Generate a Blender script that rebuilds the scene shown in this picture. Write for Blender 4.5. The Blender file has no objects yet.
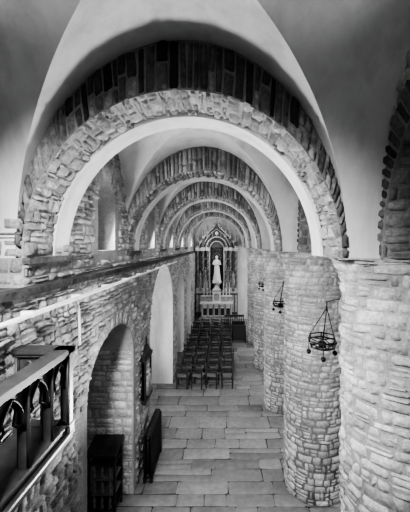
import bpy, math, random
from mathutils import Vector, Matrix
PI=math.pi
sc=bpy.context.scene

# ------------------------------------------------------------ mesh builder
class MB:
    def __init__(s): s.v=[];s.f=[];s.m=[];s.t=[];s.sm=[]
    def add(s,pts,faces,mat=0,tone=.5,smooth=False):
        o=len(s.v); s.v+= [tuple(p) for p in pts]
        if isinstance(tone,(list,tuple)): s.t+=list(tone)
        else: s.t+=[tone]*len(pts)
        for f in faces:
            s.f.append([i+o for i in f]); s.m.append(mat); s.sm.append(smooth)
    def box(s,x0,x1,y0,y1,z0,z1,mat=0,tone=.5):
        p=[(x,y,z) for x in (x0,x1) for y in (y0,y1) for z in (z0,z1)]
        s.add(p,[(0,1,3,2),(4,6,7,5),(0,4,5,1),(2,3,7,6),(0,2,6,4),(1,5,7,3)],mat,tone)
    def lathe(s,prof,c,n=16,mat=0,tone=.5,smooth=True,a0=0,a1=2*PI):
        pts=[];N=len(prof)
        full=abs(a1-a0-2*PI)<1e-6
        k=n if full else n+1
        for r,z in prof:
            for i in range(k):
                a=a0+(a1-a0)*i/n
                pts.append((c[0]+r*math.cos(a),c[1]+r*math.sin(a),c[2]+z))
        fs=[]
        for j in range(N-1):
            for i in range(n):
                i2=(i+1)%k if full else i+1
                fs.append((j*k+i,j*k+i2,(j+1)*k+i2,(j+1)*k+i))
        if full:
            fs.append(tuple(range(k))[::-1]); fs.append(tuple((N-1)*k+i for i in range(k)))
        s.add(pts,fs,mat,tone,smooth)
    def tube(s,P,r,n=8,mat=0,tone=.5,closed=False):
        P=[Vector(p) for p in P];N=len(P)
        R=r if isinstance(r,(list,tuple)) else [r]*N
        pts=[]
        for i,p in enumerate(P):
            if closed: d=P[(i+1)%N]-P[i-1]
            else: d=P[min(i+1,N-1)]-P[max(i-1,0)]
            if d.length<1e-9:d=Vector((0,0,1))
            d.normalize()
            up=Vector((0,0,1)) if abs(d.z)<.95 else Vector((0,1,0))
            a=d.cross(up).normalized(); b=d.cross(a)
            for k in range(n):
                t=2*PI*k/n
                pts.append(p+a*math.cos(t)*R[i]+b*math.sin(t)*R[i])
        fs=[]
        for i in range(N if closed else N-1):
            j=(i+1)%N
            for k in range(n):
                l=(k+1)%n
                fs.append((i*n+k,i*n+l,j*n+l,j*n+k))
        if not closed:
            fs.append(tuple(range(n))[::-1]);fs.append(tuple((N-1)*n+k for k in range(n)))
        s.add(pts,fs,mat,tone,True)
    def ball(s,c,r,n=10,mat=0,tone=.5,sz=1,sx=1,sy=1):
        pts=[];fs=[];m=n//2+1
        for j in range(m+1):
            ph=-PI/2+PI*j/m
            for i in range(n):
                a=2*PI*i/n
                pts.append((c[0]+sx*r*math.cos(ph)*math.cos(a),c[1]+sy*r*math.cos(ph)*math.sin(a),c[2]+r*sz*math.sin(ph)))
        for j in range(m):
            for i in range(n):
                fs.append((j*n+i,j*n+(i+1)%n,(j+1)*n+(i+1)%n,(j+1)*n+i))
        s.add(pts,fs,mat,tone,True)
    def grid(s,fn,us,vs,mat=0,tone=.5,smooth=False):
        pts=[fn(u,v) for v in vs for u in us];n=len(us)
        fs=[(j*n+i,j*n+i+1,(j+1)*n+i+1,(j+1)*n+i) for j in range(len(vs)-1) for i in range(n-1)]
        s.add(pts,fs,mat,tone,smooth)
    def obj(s,name,mats,sharp=None):
        me=bpy.data.meshes.new(name);me.from_pydata(s.v,[],s.f)
        for m in mats: me.materials.append(m)
        me.polygons.foreach_set('material_index',s.m)
        me.polygons.foreach_set('use_smooth',s.sm)
        a=me.attributes.new('tone','FLOAT','POINT');a.data.foreach_set('value',s.t)
        me.update()
        if sharp: me.set_sharp_from_angle(angle=math.radians(sharp))
        o=bpy.data.objects.new(name,me);sc.collection.objects.link(o);return o

def masonry(mb,fmap,u0,u1,v0,v1,ch,sw,dep,rng,mask=None,tone=(.3,.6),gap=.006,mat=0,var=.42,rag=.014,sink=-.01,split=.28,cut=.09):
    v=v0;n=5
    while v<v1-1e-6:
        h=ch*rng.uniform(1-var,1+var)
        if v+h>v1-.4*ch: h=v1-v
        u=u0-rng.uniform(0,sw*.7) if u1-u0>sw*1.5 else u0
        while u<u1-1e-6:
            w=sw*rng.uniform(1-var*1.5,1+var*1.8)
            if u+w>u1-.3*sw:w=u1-u
            ua,ub=max(u,u0),u+w
            r=rng.random()
            if r<split and w>sw*.7:
                q=rng.uniform(.35,.65);cells=[(ua,ub,v,v+h*q),(ua,ub,v+h*q,v+h)]
            elif r<split*1.4 and w>sw*.9:
                q=rng.uniform(.35,.65);p=rng.uniform(.35,.65)
                um=ua+(ub-ua)*p
                cells=[(ua,um,v,v+h),(um,ub,v,v+h*q),(um,ub,v+h*q,v+h)]
            else: cells=[(ua,ub,v,v+h)]
            for a,b,va,vb in cells:
                if b-a<sw*.12: continue
                if mask and not mask((a+b)/2,(va+vb)/2,a,b,va,vb): continue
                g=gap*rng.uniform(.5,1.6)
                du=b-a;dv=vb-va
                eu=min(.25,.018/du+.05);ev=min(.3,.014/dv+.05)
                S=[0,eu,.5,1-eu,1];T=[0,ev,.5,1-ev,1]
                D=dep*rng.uniform(.35,1.3)
                cj=[(rng.uniform(-rag,rag),rng.uniform(-rag*.8,rag*.8)) for _ in range(4)]
                tu=rng.uniform(-.25,.25)*D*1.6;tv=rng.uniform(-.25,.25)*D*1.6
                pts=[]
                for j,t in enumerate(T):
                    for i,q in enumerate(S):
                        uu=a+g+(du-2*g)*q; vv=va+g+(dv-2*g)*t
                        ju=(cj[0][0]*(1-q)+cj[1][0]*q)*(1-t)+(cj[2][0]*(1-q)+cj[3][0]*q)*t
                        jv=(cj[0][1]*(1-q)+cj[1][1]*q)*(1-t)+(cj[2][1]*(1-q)+cj[3][1]*q)*t
                        edge=(i in(0,4)) or (j in(0,4))
                        if (i in(0,4)) and (j in(0,4)):
                            k=rng.uniform(.4,1.6)
                            uu+=(1 if i==0 else -1)*du*cut*.8*k; vv+=(1 if j==0 else -1)*dv*cut*k
                        elif edge:
                            ju+=rng.uniform(-rag,rag)*.35;jv+=rng.uniform(-rag,rag)*.35
                        ww=sink if edge else D*rng.uniform(.8,1.15)+tu*(q-.5)+tv*(t-.5)
                        pts.append(fmap(uu+ju,vv+jv,ww))
                fs=[(j*n+i,j*n+i+1,j*n+i+n+1,j*n+i+n) for j in range(n-1) for i in range(n-1)]
                mb.add(pts,fs,mat,rng.uniform(*tone),True)
            u+=w
        v+=h

# ------------------------------------------------------------ materials
def nodes(name):
    m=bpy.data.materials.new(name);m.use_nodes=True
    nt=m.node_tree;b=nt.nodes['Principled BSDF'];return m,nt,b
def noise(nt,scale,detail=4,coord='Object',rough=.6,sq=None):
    tc=nt.nodes.new('ShaderNodeTexCoord');n=nt.nodes.new('ShaderNodeTexNoise')
    n.inputs['Scale'].default_value=scale;n.inputs['Detail'].default_value=detail;n.inputs['Roughness'].default_value=rough
    if sq:
        mp=nt.nodes.new('ShaderNodeMapping');mp.inputs['Scale'].default_value=sq
        nt.links.new(tc.outputs[coord],mp.inputs[0]);nt.links.new(mp.outputs[0],n.inputs['Vector'])
    else: nt.links.new(tc.outputs[coord],n.inputs['Vector'])
    return n.outputs['Fac']
def mr(nt,s,a,b,c0=.3,c1=.7):
    n=nt.nodes.new('ShaderNodeMapRange');nt.links.new(s,n.inputs['Value'])
    n.inputs['From Min'].default_value=c0;n.inputs['From Max'].default_value=c1
    n.inputs['To Min'].default_value=a;n.inputs['To Max'].default_value=b;return n.outputs['Result']
def mul(nt,a,b,op='MULTIPLY'):
    n=nt.nodes.new('ShaderNodeMath');n.operation=op
    for i,s in enumerate((a,b)):
        if isinstance(s,(int,float)):n.inputs[i].default_value=s
        else:nt.links.new(s,n.inputs[i])
    return n.outputs[0]
def stone(name,mult=1,amp=.35,bump=.6,rough=.9,sc1=3,sc2=22,spec=.2,dist=.02,streak=0):
    m,nt,b=nodes(name)
    at=nt.nodes.new('ShaderNodeAttribute');at.attribute_name='tone'
    x=mul(nt,at.outputs['Fac'],mult)
    x=mul(nt,x,mr(nt,noise(nt,sc1,3),1-amp*.7,1+amp*.5))
    f=noise(nt,sc2,6,rough=.7)
    x=mul(nt,x,mr(nt,f,1-amp,1+amp*.7))
    if streak:
        x=mul(nt,x,mr(nt,noise(nt,1.6,5,sq=(2.2,2.2,.35)),1-streak,1.0,.32,.55))
        x=mul(nt,x,mr(nt,noise(nt,.7,4),1-streak*.7,1.0,.35,.6))
    nt.links.new(x,b.inputs['Base Color'])
    b.inputs['Roughness'].default_value=rough;b.inputs['Specular IOR Level'].default_value=spec
    bp=nt.nodes.new('ShaderNodeBump');bp.inputs['Strength'].default_value=bump;bp.inputs['Distance'].default_value=dist
    nt.links.new(f,bp.inputs['Height']);nt.links.new(bp.outputs['Normal'],b.inputs['Normal'])
    return m
def plain(name,g,rough=.5,metal=0,amp=.15,scl=12,spec=.4):
    m,nt,b=nodes(name)
    x=mul(nt,mr(nt,noise(nt,scl,4),g*(1-amp),g*(1+amp)),1.0)
    nt.links.new(x,b.inputs['Base Color']);b.inputs['Roughness'].default_value=rough;b.inputs['Metallic'].default_value=metal
    b.inputs['Specular IOR Level'].default_value=spec
    return m
M_rub=stone('rubble_stone',1,.42,1.0,dist=.035)
M_mor=stone('lime_mortar',1,.3,.8,sc2=40)
M_pla=stone('lime_plaster',1,.06,.2,sc1=1.2,sc2=9,streak=.2)
M_dark=stone('dark_voussoir_stone',1,.6,1,sc2=14)
M_flag=stone('floor_flagstone',1,.24,.25,rough=.55,sc1=1.3,sc2=8,spec=.35)
M_wood=plain('dark_oak',.035,.45,amp=.4,scl=8,spec=.4)
M_wood2=plain('chair_wood',.045,.35,amp=.4,scl=20,spec=.6)
M_rush=plain('rush_seat',.2,.7,amp=.3,scl=60)
M_iron=plain('wrought_iron',.015,.5,.6)
M_radi=plain('painted_cast_iron',.02,.45)
M_pipe=plain('painted_conduit',.7,.5)
M_mar=plain('altar_marble',.3,.4,amp=.5,scl=6)
M_gilt=plain('gilded_carving',.38,.35,.3,amp=.5,scl=15)
M_ret=plain('retable_wood',.07,.5,amp=.5,scl=6)
M_white=plain('white_statue_plaster',.65,.5,amp=.08)
M_pic=plain('painted_relief',.3,.6,amp=.7,scl=9)
def glassmat():
    m,nt,b=nodes('leaded_window_glass')
    tc=nt.nodes.new('ShaderNodeTexCoord');mp=nt.nodes.new('ShaderNodeMapping');mp.inputs['Rotation'].default_value=(0,PI/2,0)
    br=nt.nodes.new('ShaderNodeTexBrick');br.inputs['Scale'].default_value=6
    br.inputs['Color1'].default_value=(.9,.9,.9,1);br.inputs['Color2'].default_value=(.6,.6,.6,1);br.inputs['Mortar'].default_value=(0,0,0,1)
    nt.links.new(tc.outputs['Object'],mp.inputs[0]);nt.links.new(mp.outputs[0],br.inputs['Vector'])
    nt.links.new(br.outputs['Color'],b.inputs['Emission Color']);b.inputs['Emission Strength'].default_value=.5
    b.inputs['Base Color'].default_value=(.2,.2,.2,1)
    return m
M_glass=glassmat()

# ------------------------------------------------------------ dimensions
XC=-.405; AI,HI=1.605,1.68; AO,HO=1.66,2.18; ZS=5.16
YK=[3.3+3.56*(k-1) for k in range(0,6)]
DS,DP=.56,.92
YEND=23.6; YBACK=-2.9
XL=-1.88; XU=-1.98; XN=-2.3; XR=1.58

# ------------------------------------------------------------ floor
rng=random.Random(5)
mb=MB()
mb.add([(-3.2,YBACK,-.012),(7,YBACK,-.012),(7,YEND,-.012),(-3.2,YEND,-.012)],[(0,1,2,3)],1,.07)
masonry(mb,lambda u,v,w:(u,v,w),-3.2,7,4.5,YEND,.5,.85,.005,rng,tone=(.2,.33),gap=.004,var=.36,rag=.018,sink=-.012,split=.15,cut=.012)
mb.obj('floor',[M_flag,M_mor])

# ------------------------------------------------------------ vaulted ceiling
mb=MB()
N=28
base=[math.sin(PI/2*i/N) for i in range(-N,N+1)]
def vault(y0,y1):
    yc=(y0+y1)/2;b=(y1-y0)/2
    us=[-1.17 if y1<3.4 else -1.12]+base+[(XR-XC)/AO+.02]
    vs=base
    pts=[]
    for v in vs:
        for u in us:
            hu=HO*math.sqrt(max(0,1-u*u)) if abs(u)<1 else 0
            hv=HO*math.sqrt(max(0,1-v*v))
            pts.append((XC+AO*u,yc+b*v,ZS+max(hu,hv)))
    n=len(us);fs=[]
    for j in range(len(vs)-1):
        for i in range(n-1):
            a,b_,c,d=j*n+i,j*n+i+1,(j+1)*n+i+1,(j+1)*n+i
            um=us[i]+us[i+1];vm=vs[j]+vs[j+1]
            if um*vm>0: fs+= [(a,b_,c),(a,c,d)]
            else: fs+=[(a,b_,d),(b_,c,d)]
    mb.add(pts,fs,0,.68,True)
edges=[YBACK]
for y in YK: edges+=[y,y+DP]
edges.append(YEND)
for i in range(0,len(edges),2): vault(edges[i],edges[i+1])
mb.add([(XR,YBACK,8.2),(7,YBACK,8.2),(7,YEND,8.2),(XR,YEND,8.2)],[(0,1,2,3)],0,.5)
mb.obj('ceiling',[M_pla],sharp=28)

# ------------------------------------------------------------ transverse arches
def ep(a,h,t): return (XC-a*math.cos(t),ZS+h*math.sin(t))
def arch(k,y):
    rng=random.Random(100+k)
    mb=MB()
    TH=[PI*i/64 for i in range(65)]
    mb.grid(lambda t,v:(ep(AI,HI,t)[0],v,ep(AI,HI,t)[1]),TH,[y,y+DS],1,.4,True)
    def face(yy,a,h):
        def fn(t,v):
            p=ep(a,h,t);q=ep(AO+.03,HO+.03,t)
            return (p[0]*(1-v)+q[0]*v,yy,p[1]*(1-v)+q[1]*v)
        return fn
    mb.grid(face(y,AI,HI),TH,[0,1],1,.25)
    A2,H2=AI-.05,HI-.05
    mb.grid(lambda t,v:(ep(A2,H2,t)[0],v,ep(A2,H2,t)[1]),TH,[y+DS,y+DP],2,.8,True)
    mb.grid(face(y+DS,A2,H2),TH,[0,.25],2,.8)
    mb.grid(face(y+DP,A2,H2),TH,[0,1],2,.75)
    Lc=PI*1.9
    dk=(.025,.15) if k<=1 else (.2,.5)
    def fm(u,v,w):
        t=u/Lc*PI
        p=ep(AI,HI,t);q=ep(AO,HO,t)
        return (p[0]*(1-v)+q[0]*v,y-w,p[1]*(1-v)+q[1]*v)
    u=0.0
    while u<Lc:
        w=rng.uniform(.06,.15)
        if u+w>Lc-.05:w=Lc-u
        t=(u+w/2)/Lc*PI
        thick=.5*math.sin(t)
        cuts=[0,1]
        if thick>.2:
            r=rng.random()
            if r<.5: cuts=[0,rng.uniform(.25,.65),1]
        for a,b in zip(cuts[:-1],cuts[1:]):
            gv=.012/max(thick,.05);gv=min(gv,.1)
            S=[0,.15,.5,.85,1];T=[0,.08,.5,.92,1];D=rng.uniform(.01,.05)
            tn=rng.uniform(*dk)
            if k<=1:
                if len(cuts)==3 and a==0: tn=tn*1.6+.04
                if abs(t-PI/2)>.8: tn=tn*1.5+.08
            pts=[]
            sk=rng.uniform(-.018,.018)
            for j,tt in enumerate(T):
                for i,q in enumerate(S):
                    ed=i in(0,4) or j in(0,4)
                    pts.append(fm(u+.008+(w-.016)*q+sk*(tt-.5)+rng.uniform(-.007,.007),a+gv+(b-a-2*gv)*tt+rng.uniform(-.018,.018),-.008 if ed else D*rng.uniform(.8,1.2)))
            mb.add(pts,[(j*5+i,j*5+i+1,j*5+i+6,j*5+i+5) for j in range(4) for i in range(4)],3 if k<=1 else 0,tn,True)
        u+=w
    def fs(u,v,w):
        t=v/(PI*1.64)*PI
        p=ep(AI-w,HI-w,t);return (p[0],y+u,p[1])
    masonry(mb,fs,0,DS,0,PI*1.64,.11,.17,.035,rng,tone=(.28,.62),rag=.022)
    return mb.obj('transverse_arch',[M_rub,M_mor,M_pla,M_dark])
for k,y in enumerate(YK): arch(k,y)

# ------------------------------------------------------------ columns (right)
CX,CR=2.04,.63
def column_mesh():
    rng=random.Random(9);mb=MB()
    def fl(v): return .15*max(0,(v-(ZS-.42))/.42)**2
    mb.lathe([(CR+.004+fl(z),z) for z in (0,4,4.74,4.84,4.94,5.04,5.14)],(0,0,0),48,1,.45)
    L=2*PI*CR
    def fm(u,v,w):
        a=u/CR;r=CR+w+fl(v)
        return (r*math.cos(a),r*math.sin(a),v)
    masonry(mb,fm,0,L,0.0,ZS-.005,.12,.19,.034,rng,tone=(.45,.78),rag=.022)
    mb.box(1.24-CX,2.5-CX,-.44,.46,ZS-.015,ZS+.005,1,.65)
    mb.box(1.29-CX,2.2-CX,-.44,.46,ZS,ZS+2.3,2,.7)
    return mb.obj('stone_column',[M_rub,M_mor,M_pla])
c0=column_mesh();c0.location=(CX,YK[0]+.45,0)
for i,y in enumerate(YK[1:]):
    o=bpy.data.objects.new('stone_column',c0.data);sc.collection.objects.link(o)
    o.location=(CX,y+.45,0)

# ------------------------------------------------------------ walls with arched openings
def wall(mb,x,y0,y1,z0,z1,ops,mat,tone):
    ys=set([y0,y1])
    for o in ops:
        for i in range(25):
            yy=o['yc']+o['h']*math.sin(PI/2*(i-12)/12)
            if y0<=yy<=y1: ys.add(yy)
    ys=sorted(ys)
    def top(o,y):
        q=max(0,1-((y-o['yc'])/o['h'])**2);return o['s']+o['r']*math.sqrt(q)
    for a,b in zip(ys[:-1],ys[1:]):
        m=(a+b)/2;op=None
        for o in ops:
            if abs(m-o['yc'])<o['h']: op=o
        if op:
            mb.add([(x,a,top(op,a)),(x,b,top(op,b)),(x,b,z1),(x,a,z1)],[(0,1,2,3)],mat,tone)
            if op.get('sill',z0)>z0: mb.add([(x,a,z0),(x,b,z0),(x,b,op['sill']),(x,a,op['sill'])],[(0,1,2,3)],mat,tone)
        else: mb.add([(x,a,z0),(x,b,z0),(x,b,z1),(x,a,z1)],[(0,1,2,3)],mat,tone)
def inside(ops,u,v,pad=0):
    for o in ops:
        d=abs(u-o['yc'])/(o['h']+pad)
        if d<1 and v>o.get('sill',-9)-pad and v<o['s']+(o['r']+pad)*math.sqrt(1-d*d): return True
    return False
def reveal(mb,x0,x1,o,z0,mat,tone,back=True,bmat=None,btone=None):
    zb=o.get('sill',z0)
    for yy in (o['yc']-o['h'],o['yc']+o['h']):
        mb.add([(x0,yy,zb),(x1,yy,zb),(x1,yy,o['s']),(x0,yy,o['s'])],[(0,1,2,3)],mat,tone)
    TH=[PI*i/32 for i in range(33)]
    mb.grid(lambda t,v:(v,o['yc']-o['h']*math.cos(t),o['s']+o['r']*math.sin(t)),TH,[x0,x1],mat,tone,True)
    if zb>z0 or 'sill' in o: mb.add([(x0,o['yc']-o['h'],zb),(x1,o['yc']-o['h'],zb),(x1,o['yc']+o['h'],zb),(x0,o['yc']+o['h'],zb)],[(0,1,2,3)],mat,tone)
    if back:
        pts=[(x1,o['yc']-o['h'],zb),(x1,o['yc']+o['h'],zb)]+[(x1,o['yc']+o['h']*math.cos(t),o['s']+o['r']*math.sin(t)) for t in TH]
        mb.add(pts,[tuple(range(len(pts)))],bmat if bmat is not None else mat,btone or tone)
def vring(mb,x,sgn,o,wd,rng,tone,mat=0,dep=.025,sw=.1):
    R=(o['h']+o['r'])/2;L=PI*R
    def fm(u,v,w):
        t=u/L*PI
        return (x+sgn*w,o['yc']-(o['h']+v)*math.cos(t),o['s']+(o['r']+v)*math.sin(t))
    masonry(mb,fm,0,L,0,wd,wd,sw,dep,rng,tone=tone,var=.15,mat=mat,split=.05,rag=.006)

rng=random.Random(21)
mb=MB()
ZL=4.86
low=[dict(yc=5.8,h=1.2,s=3.05,r=.80),
     dict(yc=10.6,h=2.0,s=2.95,r=1.72),
     dict(yc=15.1,h=1.2,s=2.9,r=1.3),
     dict(yc=18.6,h=1.1,s=2.9,r=1.3)]
wall(mb,XL,YBACK,YEND,0,ZL,low,1,.35)
masonry(mb,lambda u,v,w:(XL+w,u,v),-.5,YEND,0,ZL-.08,.12,.21,.034,rng,
    mask=lambda u,v,ua,ub,va,vb:not(inside(low,u,v,.2) or inside(low,ua,v,.12) or inside(low,ub,v,.12)),tone=(.27,.56),rag=.02)
for i,o in enumerate(low):
    if i==0:
        reveal(mb,XL,-3.0,o,0,1,.5)
        yf=o['yc']+o['h']
        masonry(mb,lambda u,v,w:(-u,yf-w,v),1.9,3.0,0,o['s'],.15,.25,.022,rng,tone=(.55,.82))
        masonry(mb,lambda u,v,w:(-3.0+w,u,v),o['yc']-1.15,o['yc']+1.15,0,3.5,.15,.27,.022,rng,tone=(.5,.75))
        vring(mb,XL,1,o,.24,rng,(.28,.55))
    else:
        reveal(mb,XL,-2.95,o,0,2,.85)
        vring(mb,XL,1,o,.2,rng,(.3,.58))
mb.box(XN-.05,XL-.001,YBACK,YEND,ZL-.02,ZL,1,.14)
mb.box(XL-.05,XL+.07,YBACK,YEND,ZL-.05,ZL+.02,3,.08)
mb.box(XL-.05,XL+.035,YBACK,YEND,ZL-.10,ZL-.05,3,.16)
up=[]
for i in range(0,len(edges),2):
    up.append(dict(yc=(edges[i]+edges[i+1])/2+.15,h=.42,s=6.0,r=.42,sill=5.2))
Y1=YK[1]
wall(mb,XN,YBACK,Y1,ZL,7.8,up[:2],1,.25)
wall(mb,XU,Y1,YEND,ZL,7.8,up[2:],1,.36)
mb.add([(XN,Y1,ZL),(XU,Y1,ZL),(XU,Y1,7.8),(XN,Y1,7.8)],[(0,1,2,3)],1,.3)
masonry(mb,lambda u,v,w:(u,Y1-w,v),XN,XU,ZL+.02,ZS+.8,.13,.2,.025,rng,tone=(.24,.5))
masonry(mb,lambda u,v,w:(XN+w,u,v),0,Y1,ZL+.02,7.6,.14,.24,.03,rng,
    mask=lambda u,v,ua,ub,va,vb:not(inside(up,u,v,.1) or inside(up,ua,v,.1) or inside(up,ub,v,.1)),tone=(.2,.45),rag=.018)
masonry(mb,lambda u,v,w:(XU+w,u,v),Y1,YEND,ZL+.02,7.6,.125,.21,.03,rng,
    mask=lambda u,v,ua,ub,va,vb:not(inside(up,u,v,.18) or inside(up,ua,v,.1) or inside(up,ub,v,.1)),tone=(.3,.62),rag=.018)
for i,o in enumerate(up):
    xx=XN if i<2 else XU
    reveal(mb,xx,xx-.7,o,0,1,.5,back=False)
    vring(mb,xx,1,o,.22,rng,(.3,.62))
for y in YK:
    mb.box(XU,-1.90,y-.03,y+DP+.03,ZS-.06,ZS,3,.12)
    mb.box(XU,-1.93,y-.0,y+DP,ZS-.1,ZS-.06,3,.2)
mb.obj('wall_left',[M_rub,M_mor,M_pla,M_dark])
for i,o in enumerate(up):
    g=MB();h=o['h'];xg=(XN if i<2 else XU)-.6
    pts=[(xg-.02,o['yc']-h,5.2),(xg-.02,o['yc']+h,5.2)]+[(xg-.02,o['yc']+h*math.cos(PI*j/20),6.0+h*math.sin(PI*j/20)) for j in range(21)]
    g.add(pts,[tuple(range(len(pts)))],0)
    for q in (-.2,0,.2): g.tube([(xg,o['yc']+q,5.2),(xg,o['yc']+q,6.36)],.012,6,1)
    for z in (5.4,5.7,6.0): g.tube([(xg,o['yc']-h,z),(xg,o['yc']+h,z)],.012,6,1)
    g.obj('window_%d'%(i+1),[M_glass,M_iron])

mb=MB();rng=random.Random(31)
ro=[dict(yc=y+.45+1.78,h=1.28,s=ZS,r=1.5) for y in [YK[0]-3.56]+YK]
for XX,t in ((XR,.3),(2.3,.5)): wall(mb,XX,YBACK,YEND,ZS,8.2,ro,1,t)
for o in ro: reveal(mb,XR,2.3,o,ZS,1,.3,back=False)
for o in ro: vring(mb,XR,-1,o,.3,rng,(.05,.22))
masonry(mb,lambda u,v,w:(XR-w,u,v),-.5,YEND,ZS,7.6,.13,.22,.034,rng,
   mask=lambda u,v,ua,ub,va,vb:not(inside(ro,u,v,.3) or inside(ro,ua,v,.26) or inside(ro,ub,v,.26)),tone=(.3,.6))
for o in ro[1:]:
    L=PI*1.4
    masonry(mb,lambda u,v,w:(XR+u,o['yc']-(o['h']-w)*math.cos(v/L*PI),o['s']+(o['r']-w)*math.sin(v/L*PI)),0,.7,0,L,.13,.25,.02,rng,tone=(.2,.45))
mb.obj('wall_right',[M_rub,M_mor])
mb=MB()
mb.box(7,7.2,YBACK,YEND,0,8.3,0,.45)
mb.obj('wall_nave',[M_pla])
mb=MB()
mb.box(-3.3,7.2,YEND,YEND+.2,0,8.3,0,.7);mb.obj('wall_end',[M_pla])
mb=MB()
mb.box(-3.3,7.2,YBACK-.2,YBACK,0,8.3,0,.3);mb.obj('wall_back',[M_pla])

# ------------------------------------------------------------ gallery with gothic balustrade
def gothic_rail(mb,P,along,L,z0,z1,n):
    def B(a0,a1,b0,b1,c0,c1,t=.5):
        if along=='y': mb.box(P[0]+b0,P[0]+b1,P[1]+a0,P[1]+a1,c0,c1)
        else: mb.box(P[0]+a0,P[0]+a1,P[1]+b0,P[1]+b1,c0,c1)
    def pt(a,b,c): return (P[0]+b,P[1]+a,c) if along=='y' else (P[0]+a,P[1]+b,c)
    B(0,L,-.07,.07,z1-.04,z1); B(0,L,-.05,.05,z1-.07,z1-.04); B(0,L,-.04,.04,z0,z0+.06); B(0,L,-.05,.05,z0+.06,z0+.075)
    w=L/n
    for i in range(n+1):
        a=min(max(i*w,.025),L-.025)
        B(a-.018,a+.018,-.03,.03,z0+.07,z1-.06)
        mb.tube([pt(a,.035,z0+.08),pt(a,.035,z1-.08)],.012,6)
        mb.tube([pt(a,-.035,z0+.08),pt(a,-.035,z1-.08)],.012,6)
    zs=z0+.36;ap=z1-.11
    for i in range(n):
        c=(i+.5)*w;h=w/2-.02
        K=10
        def tp(q):
            x=(abs(q)+1)/2
            return zs+(ap-zs)*math.sqrt(max(0,1-x*x))/math.sqrt(.75)
        for j in range(2*K):
            q0=-1+j/K;q1=q0+1/K
            a0=c+h*q0;a1=c+h*q1
            pts=[]
            for b in(-.012,.012):
                pts+=[pt(a0,b,tp(q0)),pt(a1,b,tp(q1)),pt(a1,b,z1-.06),pt(a0,b,z1-.06)]
            mb.add(pts,[(0,1,2,3),(4,5,6,7),(0,1,5,4),(3,2,6,7)])
        for b in (-.018,.018):
            mb.tube([pt(c+h*(-1+j/K),b,tp(-1+j/K)) for j in range(2*K+1)],.013,6)
        for sgn in(-1,1):
            mb.tube([pt(c+sgn*h*.85,0,zs+.03),pt(c+sgn*h*.35,0,zs+.08),pt(c+sgn*h*.5,0,zs+.17)],[.02,.012,.012],6)
mb=MB()
GZ=3.64;GT=4.38
mb.box(XL+.05,-1.35,-2.88,2.98,GZ-.08,GZ,0)
mb.box(-1.35,1.32,-2.88,.74,GZ-.08,GZ,0)
gothic_rail(mb,(-1.40,.7),'y',2.28,GZ,GT,7)
gothic_rail(mb,(XL+.05,2.93),'x',.5,GZ,GT,2)
gothic_rail(mb,(-1.33,.68),'x',2.6,GZ,GT,9)
mb.tube([(-1.35,.7,GZ-.02),(-1.35,2.98,GZ-.02)],.025,8)
mb.obj('gallery_balustrade',[M_wood])

# ------------------------------------------------------------ conduit pipe
mb=MB()
XP=XL+.16;ZP=4.66
mb.tube([(XP,y,ZP) for y in (0,3,6,9,12)]+[(XP,12.4,ZP)],.024,8)
mb.tube([(XP-.05,3.9,ZP),(XP-.05,4.02,ZP-.04),(XP-.05,4.08,4.5),(XP-.05,4.1,4.3),(XP-.05,4.1,4.05)],.015,8)
for y in (2,3,4,5,6,7,8,9,10,11): mb.box(XL+.06,XP+.01,y-.02,y+.02,ZP-.03,ZP+.03)
mb.obj('conduit_pipe',[M_pipe])

# ------------------------------------------------------------ radiator
mb=MB()
x0,x1=XL+.16,XL+.30
for i in range(14):
    y=7.35+i*.085
    mb.tube([(x0,y,.1),(x0,y,1.0),(x0+.03,y,1.07),(x1-.03,y,1.07),(x1,y,1.0),(x1,y,.1)],.032,8)
    mb.tube([((x0+x1)/2,y,.12),((x0+x1)/2,y,1.05)],.026,6)
mb.tube([((x0+x1)/2,7.3,.16),((x0+x1)/2,8.46,.16)],.04,8);mb.tube([((x0+x1)/2,7.3,.98),((x0+x1)/2,8.46,.98)],.04,8)
for y in (7.35,8.45):
    for x in (x0,x1): mb.box(x-.035,x+.035,y-.03,y+.03,0,.12)
mb.obj('cast_iron_radiator',[M_radi])

# ------------------------------------------------------------ station picture
mb=MB()
ya,yb=7.5,8.15
X=XL+.09;XB=XL+.06
mb.box(XB,X+.02,ya,yb,1.75,2.65,0)
mb.box(X+.02,X+.025,ya+.08,yb-.08,1.8,2.55,1)
for a,b,c,d in ((ya,ya+.06,1.7,2.7),(yb-.06,yb,1.7,2.7)): mb.box(XB,X+.05,a,b,c,d,0)
mb.box(XB,X+.07,ya-.04,yb+.04,1.66,1.75,0);mb.box(XB,X+.07,ya-.04,yb+.04,2.62,2.7,0)
pts=[]
for x in (XB,X+.04): pts+=[(x,ya-.03,2.7),(x,yb+.03,2.7),(x,(ya+yb)/2,2.95)]
mb.add(pts,[(0,1,2),(3,4,5),(0,1,4,3),(1,2,5,4),(2,0,3,5)],0)
mb.tube([(X,(ya+yb)/2,2.9),(X,(ya+yb)/2,3.12)],.018);mb.tube([(X,(ya+yb)/2-.05,3.04),(X,(ya+yb)/2+.05,3.04)],.018)
for cy,h in ((7.68,.5),(7.8,.62),(7.95,.45)):
    mb.ball((X+.03,cy,1.83+h),.05,8,2);mb.lathe([(.08,0),(.06,h*.5),(.045,h-.05)],(X+.03,cy,1.81),8,2)
mb.obj('framed_station_of_the_cross',[M_wood,M_pic,M_mar])

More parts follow.
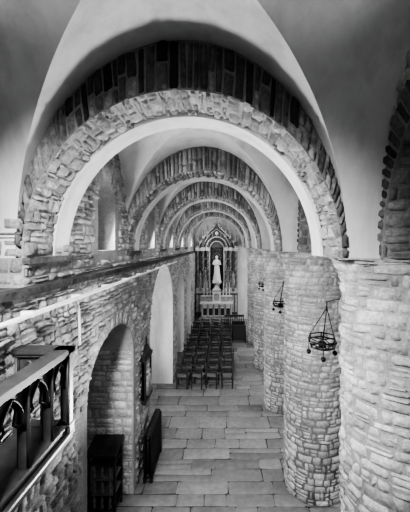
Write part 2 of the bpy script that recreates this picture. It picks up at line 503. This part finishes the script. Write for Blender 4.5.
# ------------------------------------------------------------ chairs
def chair_geo(mb):
    def P(x,y,z): return (x,y,z)
    w,d=.2,.19
    for sx in(-1,1):
        mb.tube([P(sx*w*.95,-d-.02,0),P(sx*w*.95,-d,.45),P(sx*w,-d-.07,.94)],[.02,.024,.019],6,0)
        mb.ball(P(sx*w,-d-.07,.955),.026,6,0)
        mb.tube([P(sx*w*1.05,d,0),P(sx*w*1.05,d,.46)],[.02,.024],6,0)
        for z in(.15,.3): mb.tube([P(sx*w,-d,z),P(sx*w*1.03,d,z)],.012,5,0)
    for z in(.2,.35): mb.tube([P(-w,d,z),P(w,d,z)],.012,5,0)
    mb.tube([P(-w,-d,.22),P(w,-d,.22)],.012,5,0)
    for z,y in((.58,-.022),(.70,-.042),(.85,-.06)):
        pts=[P(sx*w,-d+y+dy+(-.02 if sx==0 else 0),z+dz) for dy in(-.009,.009) for dz in(0,.06) for sx in(-1,0,1)]
        mb.add(pts,[(0,1,4,3),(1,2,5,4),(6,7,10,9),(7,8,11,10),(3,4,10,9),(4,5,11,10),(0,1,7,6),(1,2,8,7)],0)
    pts=[P(x,y,z) for z in(.43,.465) for x,y in((-w,-d),(w,-d),(w*1.08,d+.01),(-w*1.08,d+.01))]
    mb.add(pts,[(0,1,2,3),(4,5,6,7),(0,1,5,4),(1,2,6,5),(2,3,7,6),(3,0,4,7)],1)
mb=MB();chair_geo(mb);ch=mb.obj('church_chair',[M_wood2,M_rush])
rr=random.Random(3);first=True
for r in range(10):
    y=12.3+r*.82
    for c in range(4):
        x=-1.44+c*.55
        if first: o=ch;first=False
        else:
            o=bpy.data.objects.new('church_chair',ch.data);sc.collection.objects.link(o)
        o.location=(x+rr.uniform(-.03,.03),y+rr.uniform(-.08,.08),0);o.rotation_euler=(0,0,rr.uniform(-.3,.3))

# prie-dieu in niche
mb=MB()
cx,cy=-2.33,6.6
for sx in(-1,1):
    for sy in (-1,1):
        mb.box(cx+sx*.25-.022,cx+sx*.25+.022,cy+sy*.2-.022,cy+sy*.2+.022,0,1.25)
for z in (.12,.42,.72,1.0): mb.box(cx-.25,cx+.25,cy-.2,cy+.2,z,z+.03,1 if z in(.42,.72) else 0)
mb.box(cx-.25,cx+.25,cy+.18,cy+.2,.1,1.22,0)
mb.add([(cx-.3,cy-.27,1.2),(cx+.3,cy-.27,1.2),(cx+.3,cy+.25,1.32),(cx-.3,cy+.25,1.32),(cx-.3,cy-.27,1.24),(cx+.3,cy-.27,1.24),(cx+.3,cy+.25,1.36),(cx-.3,cy+.25,1.36)],[(0,1,2,3),(4,5,6,7),(0,1,5,4),(1,2,6,5),(2,3,7,6),(3,0,4,7)],0)
for z in(.15,.45,.75):
    for sx in(-.15,0,.15):
        mb.lathe([(.015,0),(.04,.05),(.015,.1),(.035,.16),(.015,.25)],(cx+sx,cy-.19,z),8,1)
mb.obj('prie_dieu',[M_wood,M_rush])

# ------------------------------------------------------------ hanging lamps
def lamp(x,y,z):
    mb=MB()
    top=(x+.06,y,z+.48)
    mb.tube([(1.56,y-.32,z+.55),(1.46,y-.15,z+.62),(x+.06,y,z+.56),(x+.06,y,z+.48)],.010,6)
    hexa=[(x+.19*math.cos(a),y+.19*math.sin(a),z+.06) for a in [PI/3*i+.3 for i in range(6)]]
    hex2=[(x+.15*math.cos(a),y+.15*math.sin(a),z-.02) for a in [PI/3*i+.3 for i in range(6)]]
    hex3=[(x+.17*math.cos(a),y+.17*math.sin(a),z+.12) for a in [PI/3*i+.3 for i in range(6)]]
    for H,r in((hexa,.011),(hex2,.011),(hex3,.008)): mb.tube(H,r,6,closed=True)
    for i in range(6):
        mb.tube([hex2[i],hexa[i],hex3[i]],.008,5)
        mb.tube([hex2[i],hexa[(i+1)%6]],.006,5)
        if i%2==0:
            mb.tube([hex3[i],top],.006,5)
            p=hexa[i];mb.tube([p,(p[0],p[1],p[2]-.15)],.005,5);mb.ball((p[0],p[1],p[2]-.18),.034,8)
        mb.tube([hex2[i],(x,y,z-.03)],.006,5)
    mb.lathe([(.015,-.04),(.05,-.02),(.055,.03),(.035,.05)],(x,y,z),12)
    mb.tube([(x,y,z+.05),top],.004,5)
    mb.obj('hanging_sanctuary_lamp',[M_iron])
lamp(1.29,4.25,4.0);lamp(1.33,7.5,3.92);lamp(1.4,11.1,3.92)

# ------------------------------------------------------------ altar
AX=-.36;DY=-1.15
def figure(mb,x,y,z,h,mat,arms=True):
    prof=[(0,.17,.13),(.08,.165,.13),(.3,.13,.11),(.5,.115,.095),(.6,.10,.085),(.7,.115,.085),(.79,.125,.08),(.83,.09,.06),(.85,.04,.035),(.88,.035,.035)]
    n=20;pts=[];fs=[]
    for q,rx,ry in prof:
        for i in range(n):
            a=2*PI*i/n;fold=1+.09*math.sin(a*7+q*3)*(1-q)
            pts.append((x+h*rx*fold*math.cos(a)+.01*math.sin(q*6),y+h*ry*fold*math.sin(a),z+h*q))
    for j in range(len(prof)-1):
        for i in range(n): fs.append((j*n+i,j*n+(i+1)%n,(j+1)*n+(i+1)%n,(j+1)*n+i))
    mb.add(pts,fs,mat,.5,True)
    mb.ball((x,y,z+h*.93),h*.058,12,mat,sz=1.25)
    mb.ball((x,y+h*.015,z+h*.94),h*.064,12,mat,sz=1.15)
    mb.ball((x,y-h*.06,z+h*.925),h*.012,6,mat)
    if arms:
        mb.tube([(x-h*.11,y,z+h*.79),(x-h*.16,y-h*.03,z+h*.66),(x-h*.06,y-h*.12,z+h*.62)],[h*.04,h*.034,h*.02],8,mat)
        mb.tube([(x+h*.11,y,z+h*.79),(x+h*.16,y-h*.03,z+h*.65),(x+h*.06,y-h*.13,z+h*.66)],[h*.04,h*.034,h*.02],8,mat)
        mb.ball((x+h*.03,y-h*.13,z+h*.68),h*.035,8,mat);mb.ball((x+h*.03,y-h*.13,z+h*.73),h*.024,8,mat)
mb=MB()
for i,(w,y) in enumerate(((1.5,21.95),(1.35,22.3),(1.2,22.65))): mb.box(AX-w,AX+w,y,24.65,i*.15,(i+1)*.15,0)
mb.box(AX-1.05,AX+1.05,23.1,23.75,.45,1.36,3);mb.box(AX-1.15,AX+1.15,23.0,23.75,1.36,1.47,3)
mb.box(AX-1.1,AX+1.1,23.05,23.75,.45,.55,0)
for i in range(5):
    x=AX-.8+i*.4
    for s in(-.2,.2): mb.lathe([(.035,0),(.025,.05),(.025,.65),(.045,.72),(.045,.78)],(x+s,23.06,.56),8,1)
    mb.tube([(x-.16*math.cos(PI*j/8),23.08,1.08+.16*math.sin(PI*j/8)) for j in range(9)],.018,6,1)
    mb.box(x-.13,x+.13,23.085,23.1,.62,1.08,4)
mb.box(AX-1.1,AX+1.1,23.5,23.8,1.47,1.8,0);mb.box(AX-1.1,AX+1.1,23.45,23.8,1.8,1.86,3)
mb.box(AX-.28,AX+.28,23.2,23.7,1.47,2.2,3);mb.box(AX-.18,AX+.18,23.18,23.2,1.58,2.05,1)
mb.box(AX-.33,AX+.33,23.15,23.72,2.2,2.27,1)
mb.add([(AX-.3,23.2,2.27),(AX+.3,23.2,2.27),(AX+.3,23.7,2.27),(AX-.3,23.7,2.27),(AX,23.45,2.62)],[(0,1,4),(1,2,4),(2,3,4),(3,0,4)],1)
for s in(-.9,-.68,-.46,.46,.68,.9):
    mb.lathe([(.07,0),(.02,.05),(.03,.15),(.015,.25),(.04,.38),(.015,.4),(.015,.85),(.002,.9)],(AX+s,23.62,1.86),10,3)
mb.box(AX-1.5,AX+1.5,23.8,24.6,.45,2.05,2);mb.box(AX-1.52,AX+1.52,23.74,24.6,1.98,2.1,1)
for s in (-1.38,-1.15,1.15,1.38):
    mb.box(AX+s-.08,AX+s+.08,23.78,23.8,.7,1.85,1)
mb.box(AX-1.5,AX+1.5,24.35,24.6,2.05,5.3,2)
for s in(-1.38,-.98,-.64,.64,.98,1.38):
    r=.075
    mb.box(AX+s-.12,AX+s+.12,23.8,24.1,2.1,2.35,1)
    mb.lathe([(r*1.4,0),(r*1.4,.05),(r*1.1,.09),(r,.14),(r,1.1),(r*1.25,1.12),(r*1.25,1.16),(r,1.18),(r*.9,2.2),(r*1.1,2.24),(r*1.0,2.3),(r*1.6,2.5),(r*1.6,2.54)],(AX+s,23.95,2.35),14,5)
    mb.tube([(AX+s+(r+.01)*math.cos(t*1.3),23.95+(r+.01)*math.sin(t*1.3),2.5+t*.09) for t in range(24)],.02,5,1)
    mb.box(AX+s-.14,AX+s+.14,23.78,24.4,4.89,5.12,1)
    zt={1.38:.9,.98:1.3,.64:1.6}[abs(s)]
    mb.box(AX+s-.09,AX+s+.09,23.86,24.05,5.12,5.12+zt*.45,2)
    mb.lathe([(.13,0),(.13,.04),(.09,.06),(.03,zt*.4),(.05,zt*.43),(.0,zt*.55)],(AX+s,23.95,5.12+zt*.45),4,1,smooth=False)
    for q in range(4):
        for e in(-1,1): mb.ball((AX+s+e*(.09-.015*q),23.93,5.2+zt*(.47+.1*q)),.03,6,1)
mb.box(AX-1.52,AX-.55,23.9,24.5,4.92,5.08,1);mb.box(AX+.55,AX+1.52,23.9,24.5,4.92,5.08,1)
for sgn in(-1,1):
    mb.box(AX+sgn*.52-.05,AX+sgn*.52+.05,23.95,24.4,2.1,4.95,1)
TH=[PI*j/24 for j in range(25)]
for R,yy,r,m in((.52,24.0,.055,1),(.66,23.95,.05,2),(.78,23.9,.06,1)):
    mb.tube([(AX-R*math.cos(t),yy,4.95+R*1.15*math.sin(t)) for t in TH],r,8,m)
pts=[(AX-.8*math.cos(t),24.3,4.95+.95*math.sin(t)) for t in TH];mb.add(pts,[tuple(range(25))],2)
mb.grid(lambda t,v:(AX-.5*math.cos(t),24.05+.3*math.sin(t),v),TH,[2.3,5.2],4,.5,True)
# tracery lattice in the gable
for j in range(7):
    a=-.9+j*.3;h=.9*(1-abs(a)/1.2)
    mb.tube([(AX+a,23.9,5.75),(AX+a,23.9,5.75+h*.55)],.022,5,1)
for sgn in(-1,1):
    P=[(1.3,5.1),(1.2,5.45),(.95,5.8),(.62,6.15),(.3,6.42),(.12,6.65),(0,6.95)]
    mb.tube([(AX+sgn*a,23.92,z) for a,z in P],[.06,.06,.055,.05,.045,.04,.03],8,1)
    for a,z in P[:-1]: mb.ball((AX+sgn*(a+.06),23.9,z+.07),.08,6,1)
    P2=[(.95,5.25),(.8,5.6),(.6,5.9),(.35,6.15),(0,6.4)]
    mb.tube([(AX+sgn*a,23.88,z) for a,z in P2],.035,6,1)
    pts=[(AX+sgn*a,24.1,z) for a,z in P]+[(AX,24.1,5.1)];mb.add(pts,[tuple(range(len(pts)))],2)
mb.tube([(AX,23.92,6.85),(AX,23.92,7.25)],.03,6,1);mb.tube([(AX-.13,23.92,7.1),(AX+.13,23.92,7.1)],.03,6,1)
mb.ball((AX,23.85,6.1),.13,10,3);mb.ball((AX,23.92,6.85),.08,8,1)
for sgn in(-1,1):
    mb.tube([(AX+sgn*(1.18+.2*math.cos(t)),23.9,4.6+.3*math.sin(t)) for t in TH],.03,6,1)
    mb.box(AX+sgn*.81-.12,AX+sgn*.81+.12,24.0,24.35,2.1,2.6,0);figure(mb,AX+sgn*.81,24.15,2.6,1.15,0)
    mb.tube([(AX+sgn*.81-.14*math.cos(t),24.0,4.1+.25*math.sin(t)) for t in TH],.025,6,1)
    mb.box(AX+sgn*1.18-.1,AX+sgn*1.18+.1,24.05,24.35,2.1,2.5,0);figure(mb,AX+sgn*1.18,24.2,2.5,.95,1)
mb.lathe([(.3,0),(.32,.1),(.22,.2),(.2,.45),(.3,.55),(.32,.6)],(AX,23.9,2.1),14,0)
for dx,dz in((-.2,0),(.2,.02),(0,.03),(-.1,.1),(.12,.1)): mb.ball((AX+dx,23.8,2.75+dz),.15,8,3)
figure(mb,AX,23.88,2.85,1.7,3)
for j in range(16):
    t=2*PI*j/16;mb.tube([(AX+.2*math.cos(t),24.0,4.43+.2*math.sin(t)),(AX+.34*math.cos(t),24.0,4.43+.34*math.sin(t))],.012,5,1)
mb.v=[(AX+(x-AX)*.96,y+DY,z) for x,y,z in mb.v]
M_cm=plain('dark_marble_shaft',.12,.3,amp=.6,scl=10)
mb.obj('altar_with_retable',[M_mar,M_gilt,M_ret,M_white,M_wood,M_cm])

mb=MB()
for a,b in((.15,1.35),):
    mb.box(a,b,20.2,20.35,.9,1.0);mb.box(a,b,20.18,20.37,0,.08)
    n=int((b-a)/.12)
    for i in range(n+1):
        mb.lathe([(.02,0),(.035,.15),(.018,.3),(.03,.5),(.02,.82)],(a+.03+(b-a-.06)*i/n,20.27,.08),8)
mb.obj('communion_rail',[M_wood2])
mb=MB()
for i in range(2):
    y=18.0+i*.95
    mb.box(.55,1.3,y,y+.32,.42,.46);mb.box(.55,1.3,y-.04,y,.1,.9)
    mb.box(.55,.59,y-.04,y+.34,0,.62);mb.box(1.26,1.3,y-.04,y+.34,0,.62);mb.box(.55,1.3,y-.08,y+.02,.9,.93)
mb.obj('wooden_pews',[M_wood2])

# ------------------------------------------------------------ lights
def area(name,loc,direction,sx,sy,e,spread=180):
    l=bpy.data.lights.new(name,'AREA');l.shape='RECTANGLE';l.size=sx;l.size_y=sy;l.energy=e;l.spread=math.radians(spread)
    o=bpy.data.objects.new(name,l);sc.collection.objects.link(o);o.location=loc
    o.rotation_euler=Vector(direction).to_track_quat('-Z','Y').to_euler();return o
area('gallery_fill_light',(-1.0,.3,6.5),(.14,1,-.75),.6,.5,165,85)  # added fill above the camera for columns, floor and left wall; no real lamp
area('vault_fill_light',(-.4,6.0,2.4),(0,-.70,.7),.7,.7,105,110)  # unseen fill added in the aisle, aimed up to brighten the near vault
for i,o in enumerate(up[2:]): area('window_light_%d'%(i+1),(XU+.05,o['yc'],5.8),(1,.1,-.3),.6,1.0,42)
for i,(y,e) in enumerate(((6.5,60),(10,150),(14,165),(18,165),(21.5,150))): area('nave_light_%d'%i,(6.8,y,4.4),(-1,.12,-.02),3.5,4,e)
area('chapel_light',(-2.85,10.0,2.6),(.6,.8,0),1.0,2.0,50)
area('altar_light',(-.4,18.9,6.2),(0,1,-.5),1.5,.6,50)
w=bpy.data.worlds.new('World');sc.world=w;w.use_nodes=True
w.node_tree.nodes['Background'].inputs[0].default_value=(.5,.5,.5,1);w.node_tree.nodes['Background'].inputs[1].default_value=.3

# ------------------------------------------------------------ camera
cd=bpy.data.cameras.new('Camera');cam=bpy.data.objects.new('Camera',cd);sc.collection.objects.link(cam)
cam.location=(0,0,5.29);cam.rotation_euler=(PI/2,0,0)
cd.sensor_width=36;cd.sensor_fit='AUTO';cd.lens=330*36/512
cd.shift_x=-17/512;cd.shift_y=-11/512;cd.clip_start=.05
sc.camera=cam
try:
    sc.view_settings.view_transform='AgX';sc.view_settings.look='AgX - High Contrast'
except Exception as e: print(e)
